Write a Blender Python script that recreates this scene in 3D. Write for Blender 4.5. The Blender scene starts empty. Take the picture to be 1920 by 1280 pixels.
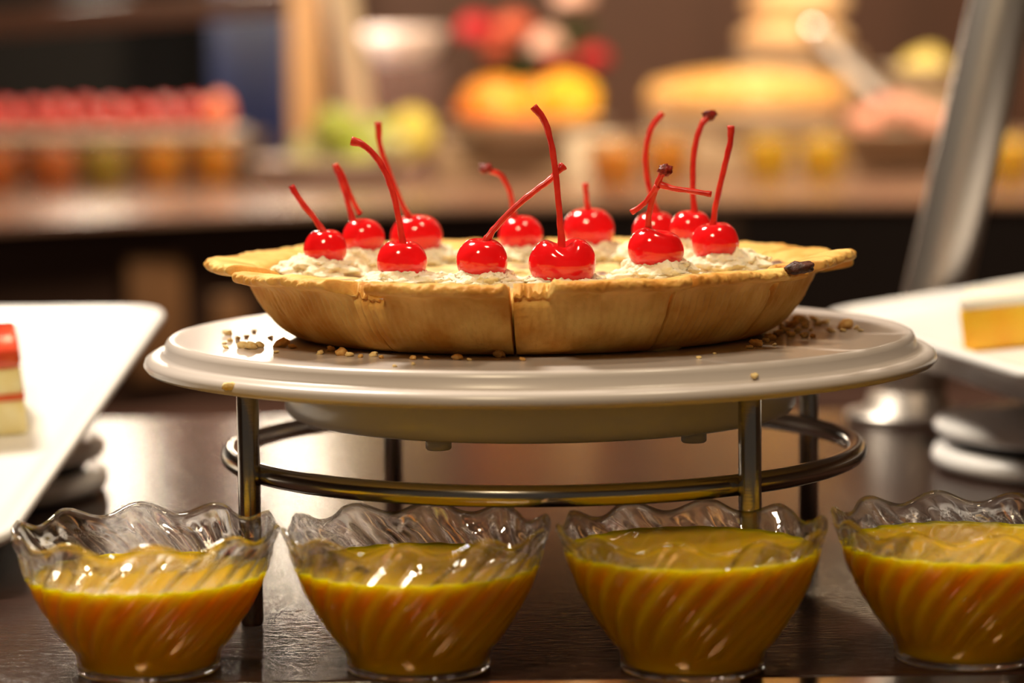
import bpy, bmesh, math, random
import numpy as np
from mathutils import Vector, Matrix, noise, Euler
from mathutils.bvhtree import BVHTree

random.seed(7)
rng = np.random.RandomState(11)
SC = bpy.context.scene
COL = SC.collection
R_ = math.radians

# ------------------------------------------------------------------ camera
CD, CH, CP, CR, CF = 1.018, 0.19628, 0.0996840, 0.0119559, 5052.1   # distance, height, pitch, roll, focal (px of 1920)
cam_d = bpy.data.cameras.new('camera')
cam = bpy.data.objects.new('camera', cam_d)
COL.objects.link(cam)
cam_d.sensor_fit = 'HORIZONTAL'
cam_d.sensor_width = 36.0
cam_d.lens = CF / 1920 * 36.0
cam_d.clip_start = 0.02
cam_d.clip_end = 60
cam.matrix_world = (Matrix.Translation((0, -CD, CH)) @ Matrix.Rotation(math.pi / 2 - CP, 4, 'X')
                    @ Matrix.Rotation(-CR, 4, 'Z'))
cam_d.dof.use_dof = True
cam_d.dof.focus_distance = 0.945
cam_d.dof.aperture_fstop = 6.6
SC.camera = cam

# ------------------------------------------------------------------ world, lamps of the room, added fill, exposure
SC.view_settings.view_transform = 'Standard'
SC.view_settings.look = 'None'
SC.view_settings.gamma = 1.0
SC.view_settings.use_curve_mapping = False
SC.view_settings.exposure = 0.0
W = bpy.data.worlds.new('world'); SC.world = W; W.use_nodes = True
W.node_tree.nodes['Background'].inputs[0].default_value = (1.0, 0.80, 0.62, 1)
W.node_tree.nodes['Background'].inputs[1].default_value = 0.06


def area(name, loc, target, size, power, color, size_y=None, shape='DISK', spread=180):
    l = bpy.data.lights.new(name, 'AREA')
    l.shape = shape
    l.size = size
    if size_y: l.size_y = size_y
    l.energy = power
    l.color = color
    l.spread = R_(spread)
    o = bpy.data.objects.new(name, l)
    COL.objects.link(o)
    o.location = loc
    o.rotation_euler = (Vector(target) - Vector(loc)).to_track_quat('-Z', 'Y').to_euler()
    return o


# overhead lights for both counters, with added fill toward their fronts
area('overhead_light', (-0.50, 0.55, 1.15), (-0.06, 0.05, 0.1), 0.28, 24, (1.0, 0.88, 0.72))
area('overhead_light', (0.42, -0.10, 1.30), (0.05, 0.0, 0.1), 0.25, 5.0, (1.0, 0.80, 0.56))
area('overhead_light', (-0.30, -0.95, 1.25), (0.0, 0.0, 0.1), 0.30, 11, (1.0, 0.78, 0.50))  # fill added near the camera to brighten the pie wall
area('overhead_light', (-0.55, 3.2, 1.9), (-0.55, 3.9, 0.0), 0.35, 13, (1.0, 0.74, 0.48))
area('overhead_light', (0.60, 2.6, 1.9), (0.45, 3.9, 0.0), 0.35, 115, (1.0, 0.74, 0.46))  # added over the aisle to light the far counter's front faces


# ------------------------------------------------------------------ pixel -> world helpers
def ray(px, py):
    a, b = px - 960, py - 640
    c, s = math.cos(CR), math.sin(CR)
    x = a * c - b * s
    y = a * s + b * c
    u = -y / CF
    c, s = math.cos(CP), math.sin(CP)
    return np.array([x / CF, c + u * s, -s + u * c])


CAM = np.array([0, -CD, CH])


def atY(px, py, Y):
    r = ray(px, py); return CAM + r * (Y + CD) / r[1]


def atZ(px, py, Z):
    r = ray(px, py); return CAM + r * (Z - CH) / r[2]


def onplane(px, py, p0, n):
    r = ray(px, py); return CAM + r * (np.dot(np.array(p0) - CAM, n) / np.dot(r, n))


# ------------------------------------------------------------------ mesh helpers
def mesh_from(name, V, F, smooth=True):
    me = bpy.data.meshes.new(name)
    me.from_pydata([tuple(map(float, v)) for v in V], [], F)
    me.update()
    bm = bmesh.new(); bm.from_mesh(me)
    bmesh.ops.recalc_face_normals(bm, faces=bm.faces)
    bm.to_mesh(me); bm.free()
    if smooth: me.polygons.foreach_set('use_smooth', [True] * len(me.polygons))
    return me


def add(name, me, mat=None, parent=None, loc=None, rot=None):
    o = bpy.data.objects.new(name, me)
    COL.objects.link(o)
    if mat is not None and me is not None and len(me.materials) == 0: me.materials.append(mat)
    if parent is not None: o.parent = parent
    if loc is not None: o.location = tuple(map(float, loc))
    if rot is not None: o.rotation_euler = rot
    return o


def tag(o, label=None, cat=None, group=None, kind=None):
    if label: o['label'] = label
    if cat: o['category'] = cat
    if group: o['group'] = group
    if kind: o['kind'] = kind
    return o


def thing(name, label, cat, loc=(0, 0, 0), rot=None, group=None):
    o = bpy.data.objects.new(name, None)
    COL.objects.link(o)
    o.empty_display_size = 0.02
    o.location = tuple(map(float, loc))
    if rot is not None: o.rotation_euler = rot
    return tag(o, label, cat, group)


def gridfaces(nu, nv, cu=False, cv=False):
    F = []
    for i in range(nu if cu else nu - 1):
        for j in range(nv if cv else nv - 1):
            a = i * nv + j; b = ((i + 1) % nu) * nv + j
            c = ((i + 1) % nu) * nv + (j + 1) % nv; d = i * nv + (j + 1) % nv
            F.append((a, b, c, d))
    return F


def lathe(name, prof, n=64, smooth=True):
    """prof: list (r,z); the ends close on the axis when r==0"""
    V = []; F = []; idx = []
    for r, z in prof:
        if r < 1e-7:
            idx.append([len(V)] * n); V.append((0, 0, z))
        else:
            idx.append(list(range(len(V), len(V) + n)))
            for k in range(n):
                a = 2 * math.pi * k / n
                V.append((r * math.cos(a), r * math.sin(a), z))
    for i in range(len(prof) - 1):
        for k in range(n):
            q = [idx[i][k], idx[i][(k + 1) % n], idx[i + 1][(k + 1) % n], idx[i + 1][k]]
            q = list(dict.fromkeys(q))
            if len(q) > 2: F.append(q)
    return mesh_from(name, V, F, smooth)


def chaikin(P, it=2, closed=True):
    P = [tuple(p) for p in P]
    for _ in range(it):
        Q = []
        n = len(P)
        for i in range(n if closed else n - 1):
            a = np.array(P[i]); b = np.array(P[(i + 1) % n])
            Q += [tuple(a * .75 + b * .25), tuple(a * .25 + b * .75)]
        if not closed: Q = [P[0]] + Q + [P[-1]]
        P = Q
    return P


def catmull(P, m=8):
    P = [np.array(p, float) for p in P]
    Q = [2 * P[0] - P[1]] + P + [2 * P[-1] - P[-2]]
    out = []
    for i in range(1, len(Q) - 2):
        for k in range(m):
            t = k / m
            a, b, c, d = Q[i - 1], Q[i], Q[i + 1], Q[i + 2]
            out.append(.5 * (2 * b + (c - a) * t + (2 * a - 5 * b + 4 * c - d) * t * t + (3 * b - a - 3 * c + d) * t ** 3))
    out.append(P[-1])
    return out


def tube(name, pts, rad, n=12, m=8, smooth_path=True, jitter=0.0):
    P = catmull(pts, m) if smooth_path and len(pts) > 2 else [np.array(p, float) for p in pts]
    N = len(P)
    if callable(rad): rr = [rad(i / (N - 1)) for i in range(N)]
    else: rr = [rad] * N
    V = []
    ref = np.array([0.13, 0.97, 0.21])
    for i in range(N):
        t = P[min(i + 1, N - 1)] - P[max(i - 1, 0)]
        t = t / (np.linalg.norm(t) + 1e-12)
        u = np.cross(t, ref); u /= np.linalg.norm(u) + 1e-12
        w = np.cross(t, u)
        for k in range(n):
            a = 2 * math.pi * k / n
            r = rr[i] * (1 + jitter * noise.noise(Vector((k * 1.7, i * .45, rr[0] * 900))))
            V.append(P[i] + r * (math.cos(a) * u + math.sin(a) * w))
    F = gridfaces(N, n, False, True)
    F.append(tuple(range(n))); F.append(tuple(range((N - 1) * n, N * n)))
    return mesh_from(name, V, F)


def box(name, sx, sy, sz, bev=0.0, seg=2, z0=0.0):
    bm = bmesh.new()
    bmesh.ops.create_cube(bm, size=1)
    for v in bm.verts: v.co = Vector((v.co.x * sx, v.co.y * sy, (v.co.z + .5) * sz + z0))
    if bev > 0: bmesh.ops.bevel(bm, geom=bm.edges[:], offset=bev, segments=seg, profile=.6, affect='EDGES')
    me = bpy.data.meshes.new(name); bm.to_mesh(me); bm.free()
    if bev > 0: me.polygons.foreach_set('use_smooth', [True] * len(me.polygons))
    return me


def prism(name, poly, z0, z1, bev=0.0):
    bm = bmesh.new()
    vs = [bm.verts.new((float(x), float(y), z0)) for x, y in poly]
    f = bm.faces.new(vs)
    r = bmesh.ops.extrude_face_region(bm, geom=[f])
    for v in r['geom']:
        if isinstance(v, bmesh.types.BMVert): v.co.z = z1
    bmesh.ops.recalc_face_normals(bm, faces=bm.faces)
    if bev > 0: bmesh.ops.bevel(bm, geom=bm.edges[:], offset=bev, segments=2, affect='EDGES')
    me = bpy.data.meshes.new(name); bm.to_mesh(me); bm.free()
    return me


def blob(name, sx, sy, sz, amp=.15, freq=1.6, seed=0.0, sub=3, flat=None, oct2=0.0):
    bm = bmesh.new()
    bmesh.ops.create_icosphere(bm, subdivisions=sub, radius=1)
    for v in bm.verts:
        n = v.co.normalized()
        d = 1 + amp * noise.noise(n * freq + Vector((seed, seed * 1.3, -seed)))
        if oct2: d += oct2 * noise.noise(n * freq * 3.1 + Vector((seed * 2, 5, seed)))
        c = n * d
        if flat is not None and c.z < flat: c.z = flat + (c.z - flat) * .15
        v.co = Vector((c.x * sx, c.y * sy, c.z * sz))
    me = bpy.data.meshes.new(name); bm.to_mesh(me); bm.free()
    me.polygons.foreach_set('use_smooth', [True] * len(me.polygons))
    return me


def _bvh(o, dz=0.0):
    mw = Matrix.Translation((0, 0, dz)) @ o.matrix_basis
    return BVHTree.FromPolygons([mw @ v.co for v in o.data.vertices], [tuple(p.vertices) for p in o.data.polygons])


def rest(o, supports, press=.0015, start=.12, step=.001):
    """lower a single-mesh thing from above until it touches one of its supports, then press it in slightly"""
    T = [_bvh(q) for q in supports]
    dz = start
    while dz > -.12:
        b = _bvh(o, dz)
        if any(b.overlap(t) for t in T): break
        dz -= step
    o.location.z += dz - press


# ------------------------------------------------------------------ materials
def mat(name, col, rough=.5, metal=0, spec=.5, trans=0, ior=1.45, sss=0, sssr=(1, .4, .2), ssss=.005, coat=0, coatr=.05,
        var=None, vscale=30, vdet=4, vstretch=(1, 1, 1), bump=0, bscale=200, bstretch=(1, 1, 1), bdist=.001, rvar=0, contrast=(.35, .65)):
    m = bpy.data.materials.new(name); m.use_nodes = True
    nt = m.node_tree; N = nt.nodes; L = nt.links
    b = N['Principled BSDF']
    b.inputs['Base Color'].default_value = (*col, 1)
    b.inputs['Roughness'].default_value = rough
    b.inputs['Metallic'].default_value = metal
    b.inputs['Specular IOR Level'].default_value = spec
    b.inputs['Transmission Weight'].default_value = trans
    b.inputs['IOR'].default_value = ior
    b.inputs['Coat Weight'].default_value = coat
    b.inputs['Coat Roughness'].default_value = coatr
    if sss:
        b.inputs['Subsurface Weight'].default_value = sss
        b.inputs['Subsurface Radius'].default_value = sssr
        b.inputs['Subsurface Scale'].default_value = ssss
    tc = None
    def mapped(stretch):
        nonlocal tc
        if tc is None: tc = N.new('ShaderNodeTexCoord')
        mp = N.new('ShaderNodeMapping'); mp.inputs['Scale'].default_value = stretch
        L.new(tc.outputs['Object'], mp.inputs['Vector'])
        return mp.outputs['Vector']
    if var is not None:
        v = mapped(vstretch)
        n = N.new('ShaderNodeTexNoise'); n.inputs['Scale'].default_value = vscale; n.inputs['Detail'].default_value = vdet
        L.new(v, n.inputs['Vector'])
        r = N.new('ShaderNodeValToRGB')
        r.color_ramp.elements[0].position = contrast[0]; r.color_ramp.elements[1].position = contrast[1]
        r.color_ramp.elements[0].color = (*col, 1); r.color_ramp.elements[1].color = (*var, 1)
        L.new(n.outputs['Fac'], r.inputs['Fac']); L.new(r.outputs['Color'], b.inputs['Base Color'])
        if rvar:
            mr = N.new('ShaderNodeMapRange'); mr.inputs['To Min'].default_value = rough - rvar; mr.inputs['To Max'].default_value = rough + rvar
            L.new(n.outputs['Fac'], mr.inputs['Value']); L.new(mr.outputs['Result'], b.inputs['Roughness'])
    if bump:
        v = mapped(bstretch)
        n = N.new('ShaderNodeTexNoise'); n.inputs['Scale'].default_value = bscale; n.inputs['Detail'].default_value = 5
        L.new(v, n.inputs['Vector'])
        bp = N.new('ShaderNodeBump'); bp.inputs['Strength'].default_value = bump; bp.inputs['Distance'].default_value = bdist
        L.new(n.outputs['Fac'], bp.inputs['Height']); L.new(bp.outputs['Normal'], b.inputs['Normal'])
    return m


M = {}
M['ceramic'] = mat('white_melamine', (.62, .56, .53), rough=.27, spec=.5, coat=.12, coatr=.2)
M['ceramic_drum'] = mat('white_plastic', (.76, .73, .67), rough=.25)
M['platter'] = mat('white_porcelain', (.88, .87, .87), rough=.32, coat=.15, coatr=.15)
M['steel'] = mat('brushed_steel', (.52, .49, .45), rough=.22, metal=1, bump=.12, bscale=60, bstretch=(1, 1, 14), bdist=.0003)
M['post_steel'] = mat('satin_steel', (.68, .62, .56), rough=.36, metal=1, bump=.05, bscale=90, bstretch=(1, 1, .05), bdist=.0003)
M['crust'] = mat('pie_crust', (.66, .30, .05), rough=.62, spec=.3, var=(.92, .59, .18), vscale=55, vdet=5, sss=.25, sssr=(1, .5, .2), ssss=.004, bump=.45, bscale=420, bdist=.0012)
M['crust_rim'] = M['crust']
M['custard'] = mat('custard', (.86, .66, .30), rough=.45, var=(.16, .06, .07), vscale=70, vdet=2, contrast=(.56, .66), sss=.3, ssss=.004, bump=.3, bscale=260)
M['cream'] = mat('whipped_cream', (.86, .75, .50), rough=.55, var=(.90, .82, .64), vscale=120, sss=.4, sssr=(1, .8, .55), ssss=.003, bump=.5, bscale=600, bdist=.0012)
M['cherry'] = mat('cherry_red', (.90, .012, .018), rough=.12, var=(.78, .008, .012), vscale=60, sss=.55, sssr=(1, .12, .08), ssss=.006, coat=.5, coatr=.04)
M['stem'] = mat('cherry_stem', (.55, .012, .012), rough=.28, var=(.72, .05, .03), vscale=160, sss=.3, sssr=(1, .2, .1), ssss=.002, bump=.15, bscale=500, bdist=.0004)
M['stem_tip'] = mat('stem_tip', (.10, .012, .008), rough=.5, var=(.35, .02, .015), vscale=400)
M['crumb'] = mat('crumb', (.90, .62, .24), rough=.7, var=(.94, .78, .40), vscale=2)
M['crumb_brown'] = mat('browned_crumb', (.78, .40, .10), rough=.7, var=(.88, .56, .20), vscale=2)
M['raisin'] = mat('burnt_raisin', (.035, .012, .008), rough=.5, var=(.12, .03, .015), vscale=260, bump=.6, bscale=700)
M['cup'] = mat('clear_plastic', (.97, .97, .96), rough=.03, trans=1, ior=1.46)
_nt = M['cup'].node_tree
_tr = _nt.nodes.new('ShaderNodeBsdfTransparent'); _mx = _nt.nodes.new('ShaderNodeMixShader'); _mx.inputs[0].default_value = .45
_nt.links.new(_nt.nodes['Principled BSDF'].outputs[0], _mx.inputs[1]); _nt.links.new(_tr.outputs[0], _mx.inputs[2])
_nt.links.new(_mx.outputs[0], _nt.nodes['Material Output'].inputs['Surface'])
M['black'] = mat('plain_black', (.012, .012, .014), rough=.5)


def jelly_mat():
    m = bpy.data.materials.new('yellow_jelly'); m.use_nodes = True
    nt = m.node_tree; N = nt.nodes; L = nt.links
    b = N['Principled BSDF']
    b.inputs['Base Color'].default_value = (.86, .525, .005, 1)
    b.inputs['Roughness'].default_value = .12
    b.inputs['Transmission Weight'].default_value = .28
    b.inputs['IOR'].default_value = 1.34
    b.inputs['Subsurface Weight'].default_value = 1.0
    b.inputs['Subsurface Radius'].default_value = (1, .86, .09)
    b.inputs['Subsurface Scale'].default_value = .010
    return m


M['jelly'] = jelly_mat()


def wood_table():
    m = bpy.data.materials.new('dark_stained_wood'); m.use_nodes = True
    nt = m.node_tree; N = nt.nodes; L = nt.links
    b = N['Principled BSDF']
    tc = N.new('ShaderNodeTexCoord')
    mp = N.new('ShaderNodeMapping'); mp.inputs['Scale'].default_value = (9, 70, 40)
    L.new(tc.outputs['Object'], mp.inputs['Vector'])
    n = N.new('ShaderNodeTexNoise'); n.inputs['Scale'].default_value = 6; n.inputs['Detail'].default_value = 7; n.inputs['Roughness'].default_value = .65
    L.new(mp.outputs['Vector'], n.inputs['Vector'])
    r = N.new('ShaderNodeValToRGB')
    r.color_ramp.elements[0].position = .3; r.color_ramp.elements[0].color = (.020, .009, .006, 1)
    r.color_ramp.elements[1].position = .75; r.color_ramp.elements[1].color = (.055, .026, .018, 1)
    L.new(n.outputs['Fac'], r.inputs['Fac']); L.new(r.outputs['Color'], b.inputs['Base Color'])
    mp2 = N.new('ShaderNodeMapping'); mp2.inputs['Scale'].default_value = (60, 330, 100)
    L.new(tc.outputs['Object'], mp2.inputs['Vector'])
    n2 = N.new('ShaderNodeTexNoise'); n2.inputs['Scale'].default_value = 2.2; n2.inputs['Detail'].default_value = 4
    L.new(mp2.outputs['Vector'], n2.inputs['Vector'])
    bp = N.new('ShaderNodeBump'); bp.inputs['Strength'].default_value = .55; bp.inputs['Distance'].default_value = .0006
    L.new(n2.outputs['Fac'], bp.inputs['Height']); L.new(bp.outputs['Normal'], b.inputs['Normal'])
    b.inputs['Roughness'].default_value = .185
    b.inputs['Specular IOR Level'].default_value = .32
    return m


M['table'] = wood_table()
M['trim'] = mat('polished_edge_strip', (.30, .20, .12), rough=.12, metal=1)
M['cabinet'] = mat('dark_cabinet', (.05, .028, .02), rough=.5)

# ------------------------------------------------------------------ the room
M['floor'] = mat('dark_floor', (.05, .03, .03), rough=.35, var=(.08, .05, .045), vscale=3)
M['wall_dark'] = mat('near_black_wall', (.006, .005, .006), rough=.7)
M['wall_brown'] = mat('brown_panelled_wall', (.10, .042, .026), rough=.5, var=(.14, .06, .038), vscale=2, vstretch=(3, 1, .3))
M['ceiling'] = mat('warm_ceiling', (.30, .22, .16), rough=.8)
M['side_wall'] = mat('warm_side_wall', (.22, .14, .09), rough=.8)
FZ = -0.90
fl = tag(add('floor', box('floor', 9.0, 11.0, .1, z0=FZ - .1), M['floor'], loc=(0, 2.5, 0)), kind='structure')
wb = tag(add('wall_back', box('wall_back', 5.36, .1, 2.9), M['wall_brown'], loc=(1.9, 6.35, FZ)), kind='structure')
wb2 = tag(add('wall_back_dark', box('wall_back_dark', 3.7, .1, 2.9), M['wall_dark'], loc=(-2.63, 6.35, FZ)), kind='structure')
tag(add('wall_left', box('wall_left', .1, 11.0, 2.9), M['side_wall'], loc=(-4.55, 2.5, FZ)), kind='structure')
tag(add('wall_right', box('wall_right', .1, 11.0, 2.9), M['side_wall'], loc=(4.55, 2.5, FZ)), kind='structure')
tag(add('ceiling', box('ceiling', 9.2, 11.0, .1), M['ceiling'], loc=(0, 2.5, 2.0)), kind='structure')

# near serving counter
ctr = thing('serving_counter', 'dark stained wooden serving counter under the pie stand and jelly cups', 'counter', (0, .18, FZ))
YB, YS, YF = .527, -.1575, -.235
add('worktop', box('worktop', 1.9, YB - YS, .035, bev=.0015), M['table'], ctr, loc=(0, (YB + YS) / 2 - .18, -FZ - .035))
add('edge_strip', box('edge_strip', 1.9, YS - YF, .035, bev=.003), M['trim'], ctr, loc=(0, (YS + YF) / 2 - .18, -FZ - .035))
add('cabinet_body', box('cabinet_body', 1.84, .68, -FZ - .035), M['cabinet'], ctr, loc=(0, -.03, 0))

# far serving counter, gently curved front
edge = [(-2.3, 1.75), (-1.35, 2.15), (-.69, 2.62), (-.354, 2.893), (.035, 3.06), (.356, 3.04), (.74, 2.95), (1.5, 2.7), (2.3, 2.4)]
fc = thing('buffet_counter', 'long dark buffet counter with curved front carrying fruit and cakes', 'counter', (0, 3.5, FZ))
M['far_top'] = mat('mauve_stone', (.22, .13, .10), rough=.22, var=(.30, .19, .145), vscale=8)
M['far_front'] = mat('dark_front', (.022, .008, .004), rough=.5)
M['far_lit_spot'] = mat('brown_lit_spot', (.17, .085, .038), rough=.5)  # lighter brown stands in for light falling on the dark front
M['far_kick'] = mat('mauve_lower_panel', (.15, .085, .075), rough=.4)
ep = chaikin(edge, 2, closed=False)
def far_poly(off, back): return [(x, y + off - 3.5) for x, y in ep] + [(2.3, back - 3.5), (-2.3, back - 3.5)]
add('worktop', prism('worktop', far_poly(0, 4.7), -FZ - .008, -FZ), M['far_top'], fc)
add('counter_body', prism('counter_body', far_poly(.05, 4.6), .62, -FZ - .008), M['far_front'], fc)
add('lower_panel', prism('lower_panel', far_poly(.02, 4.6), .08, .62), M['far_kick'], fc)
for x0, x1, ya, yb in ((250, 372, 470, 690), (395, 470, 545, 690), (1340, 1400, 400, 640)):  # boxes added as painted lit spots on the counter front
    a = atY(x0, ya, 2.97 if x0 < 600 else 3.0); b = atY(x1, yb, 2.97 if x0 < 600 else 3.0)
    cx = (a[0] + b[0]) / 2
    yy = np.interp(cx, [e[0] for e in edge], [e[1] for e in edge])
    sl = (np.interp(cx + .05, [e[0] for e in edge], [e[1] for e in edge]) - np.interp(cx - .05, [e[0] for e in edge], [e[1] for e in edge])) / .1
    add('lit_spot', box('lit_spot', b[0] - a[0], .03, max(a[2] - max(b[2], FZ + .63), .05), bev=.004), M['far_lit_spot'], fc,
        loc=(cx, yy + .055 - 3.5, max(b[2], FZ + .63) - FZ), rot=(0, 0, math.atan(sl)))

# ------------------------------------------------------------------ cake stand
SX = .0115
st = thing('wire_plate_stand', 'round steel wire stand with four legs and one ring under the white plate', 'stand', (SX, 0, 0))
RR, RT = .1186, .0038
ZR = .0538
V = []; n1, n2 = 120, 14
for i in range(n1):
    a = 2 * math.pi * i / n1
    for k in range(n2):
        b = 2 * math.pi * k / n2
        r = RR + RT * math.cos(b)
        V.append((r * math.cos(a), r * math.sin(a), ZR + RT * math.sin(b)))
add('ring', mesh_from('ring', V, gridfaces(n1, n2, True, True)), M['steel'], st)
LEG = lathe('leg', [(0, 0), (.0034, 0), (.0040, .0008), (.0040, .0858), (.0036, .0866), (0, .0866)], 20)
LEG.materials.append(M['steel'])
for a in (211.6, 304.0, 29.8, 120.0):
    a = R_(a); r = RR + .0058
    lg = add('leg', LEG, None, st, loc=(r * math.cos(a), r * math.sin(a), 0))
    w = lathe('weld', [(0, -.003), (.0028, -.002), (.0034, 0), (.0028, .002), (0, .003)], 10)
    add('weld', w, M['steel'], lg, loc=(-.0035 * math.cos(a), -.0035 * math.sin(a), ZR))

PX = .0105
pl = thing('turntable_plate', 'round white turntable plate with stepped rim carrying the cherry pie', 'plate', (PX, 0, 0))
prof = [(0, .0866), (.120, .0866), (.144, .0864), (.1478, .0872), (.1492, .0890), (.1486, .0910), (.1468, .0922), (.1440, .0924), (.1425, .0926),
        (.1416, .0934), (.1412, .0962), (.1404, .0978), (.1390, .0985), (.1370, .0984), (.1345, .0981), (.08, .0981), (0, .0981)]
disc_o = add('plate_disc', lathe('plate_disc', prof, 160), M['ceramic'], pl)
add('drum', lathe('drum', [(0, .0680), (.0925, .0680), (.0955, .0692), (.0968, .0715), (.0968, .0866), (0, .0866)], 120), M['ceramic_drum'], pl)
FT = lathe('rubber_foot', [(0, .0640), (.0040, .0640), (.0046, .0646), (.0046, .0682), (0, .0682)], 20)
FT.materials.append(M['ceramic_drum'])
for a in (244, 310, 10, 80, 150, 190):
    add('foot', FT, None, pl, loc=(.084 * math.cos(R_(a)), .084 * math.sin(R_(a)), 0))

# ------------------------------------------------------------------ pie
PC = np.array([.0073, 0.0]); PZ = .0980
pie = thing('cherry_pie', 'golden sliced pie with crumbly crust topped with cream and cherries', 'pie', (PC[0], PC[1], PZ))
bounds = [-33, -4, 27, 55, 85, 115, 146, 177, 207, 237, 267, 297, 327]
# per slice: dz, dr, tilt-out, rim start/end trim in degrees
sl_par = {0: (-.0009, .0004, 0, 4.5, 0.4), 1: (.0002, .0006, 0, 7.0, 0.2), 2: (.0005, 0, 0, .2, 1.5), 3: (.0012, .0012, .055, 1.0, .5),
          11: (.0000, .0, .0, .5, 3.0), 10: (.0008, .0006, .03, .5, .5)}


def sm(a, b, x):
    t = min(max((x - a) / (b - a), 0), 1); return t * t * (3 - 2 * t)


base_sec = [(.070, .0), (.080, .0), (.0875, .0004), (.0935, .0030), (.0992, .0085), (.1040, .0150), (.1070, .0225),
            (.1120, .0240), (.1180, .0240), (.1212, .0250), (.1216, .0268), (.1200, .0284), (.1150, .0284), (.1090, .0274), (.1045, .0268),
            (.1010, .0255), (.0975, .0200), (.0900, .0100), (.082, .0040), (.070, .0035)]
sec = chaikin(base_sec, 2, True)
sec = [np.array(s) for s in sec]
for k in range(12):
    a0, a1 = bounds[k], bounds[k + 1]
    dz, dr, tilt, t0, t1 = sl_par.get(k, (random.uniform(-.0004, .0008), random.uniform(-.0005, .0005), 0, .4, .4))
    sl = add('slice', None, None, pie) if False else None
    gap = .35
    na = 150
    V = []
    for i in range(na):
        ang = a0 + gap + (a1 - a0 - 2 * gap) * i / (na - 1)
        A = R_(ang)
        rim = sm(0, 1.0, ang - a0 - t0 + .5) * sm(0, 1.0, a1 - t1 - ang + .5)
        seam = max(0, 1 - min(ang - a0, a1 - ang) / 2.2)
        for j, (r, z) in enumerate(sec):
            rr, zz = r, z
            if r > .1045 and z > .0205:                       # the flat rim, broken away in places
                e = r - .1045
                lip = noise.noise(Vector((ang * .13, 3.1, k))) * .0018 + noise.noise(Vector((ang * .6, 9.1, k))) * .0012
                rr = .1045 + e * (rim * .95 + .05) + lip * rim * min(1, e / .006)
                zz = z - (1 - rim) * max(0, z - .0205) * (.70 + .5 * noise.noise(Vector((ang * .9, z * 200, 6))))
                zz += rim * (noise.noise(Vector((ang * .16, 1.3, k * 3))) * .0011 + noise.noise(Vector((ang * .5, z * 300, 4))) * .0005)
            out = (r > .0865 and z < .0238 and j < len(sec) * .40)
            p = Vector((rr * math.sin(A) * 90, -rr * math.cos(A) * 90, zz * 90))
            d = noise.noise(p * 1.0) * .0006 + noise.noise(p * 3.3) * .00035
            if out:
                fl_ = .5 + .5 * math.cos(A * 216)
                amt = sm(-15, -40, ang) if ang < 0 else sm(15, 42, ang)
                d += -.0013 * fl_ * (.25 + .75 * (amt if abs(ang) < 110 else 1)) * sm(.002, .007, z) * sm(.0236, .017, z)
                d -= seam * (.0012 + .0012 * noise.noise(Vector((z * 400, ang, 2))))
            elif z > .0236:
                d += noise.noise(p * 5) * .0005 + noise.noise(p * 11) * .0003
            rr += d; zz += d * .35
            zz += tilt * max(0, rr - .085)
            rr += dr
            V.append((rr * math.sin(A), -rr * math.cos(A), max(zz + (dz * sm(.0, .02, z)), 0)))
    ns = len(sec)
    F = gridfaces(na, ns, False, True)
    F.append(tuple(range(ns))); F.append(tuple(range((na - 1) * ns, na * ns)))
    s_o = thing('slice', None, None); s_o.parent = pie
    add('crust', mesh_from('crust', V, F), M['crust'], s_o)
    # custard filling sector
    V = []; na2, nr = 28, 20
    for lay in (0, 1):
        for i in range(na2):
            ang = a0 + gap * 1.2 + (a1 - a0 - 2.4 * gap) * i / (na2 - 1); A = R_(ang)
            for j in range(nr):
                f = j / (nr - 1)
                r = (.004 + f * .0975) if lay else (.004 + f * .080)
                p = Vector((r * math.sin(A) * 60, -r * math.cos(A) * 60, k))
                z = (.0226 + .0012 * noise.noise(p * 1.5) + .0006 * noise.noise(p * 4) + .0015 * sm(.6, 1, f)) if lay else .002
                V.append((r * math.sin(A), -r * math.cos(A), z + dz * .6))
    q = na2 * nr
    F = gridfaces(na2, nr) + [tuple(x + q for x in f) for f in gridfaces(na2, nr)]
    bl = [i * nr for i in range(na2)] + [(na2 - 1) * nr + j for j in range(1, nr)] + [i * nr + nr - 1 for i in range(na2 - 2, -1, -1)] + [j for j in range(nr - 2, 0, -1)]
    for i in range(len(bl)):
        a, b = bl[i], bl[(i + 1) % len(bl)]
        F.append((a, b, b + q, a + q))
    add('filling', mesh_from('filling', V, F), M['custard'], s_o)
    if k == 3:
        p = atY(1500, 502, -.082) - np.array([PC[0], PC[1], PZ])
        add('burnt_raisin', blob('burnt_raisin', .0055, .004, .0022, .35, 2.2, 4.0, 3, oct2=.12), M['raisin'], s_o, loc=p, rot=(0, -.12, .2))

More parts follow.
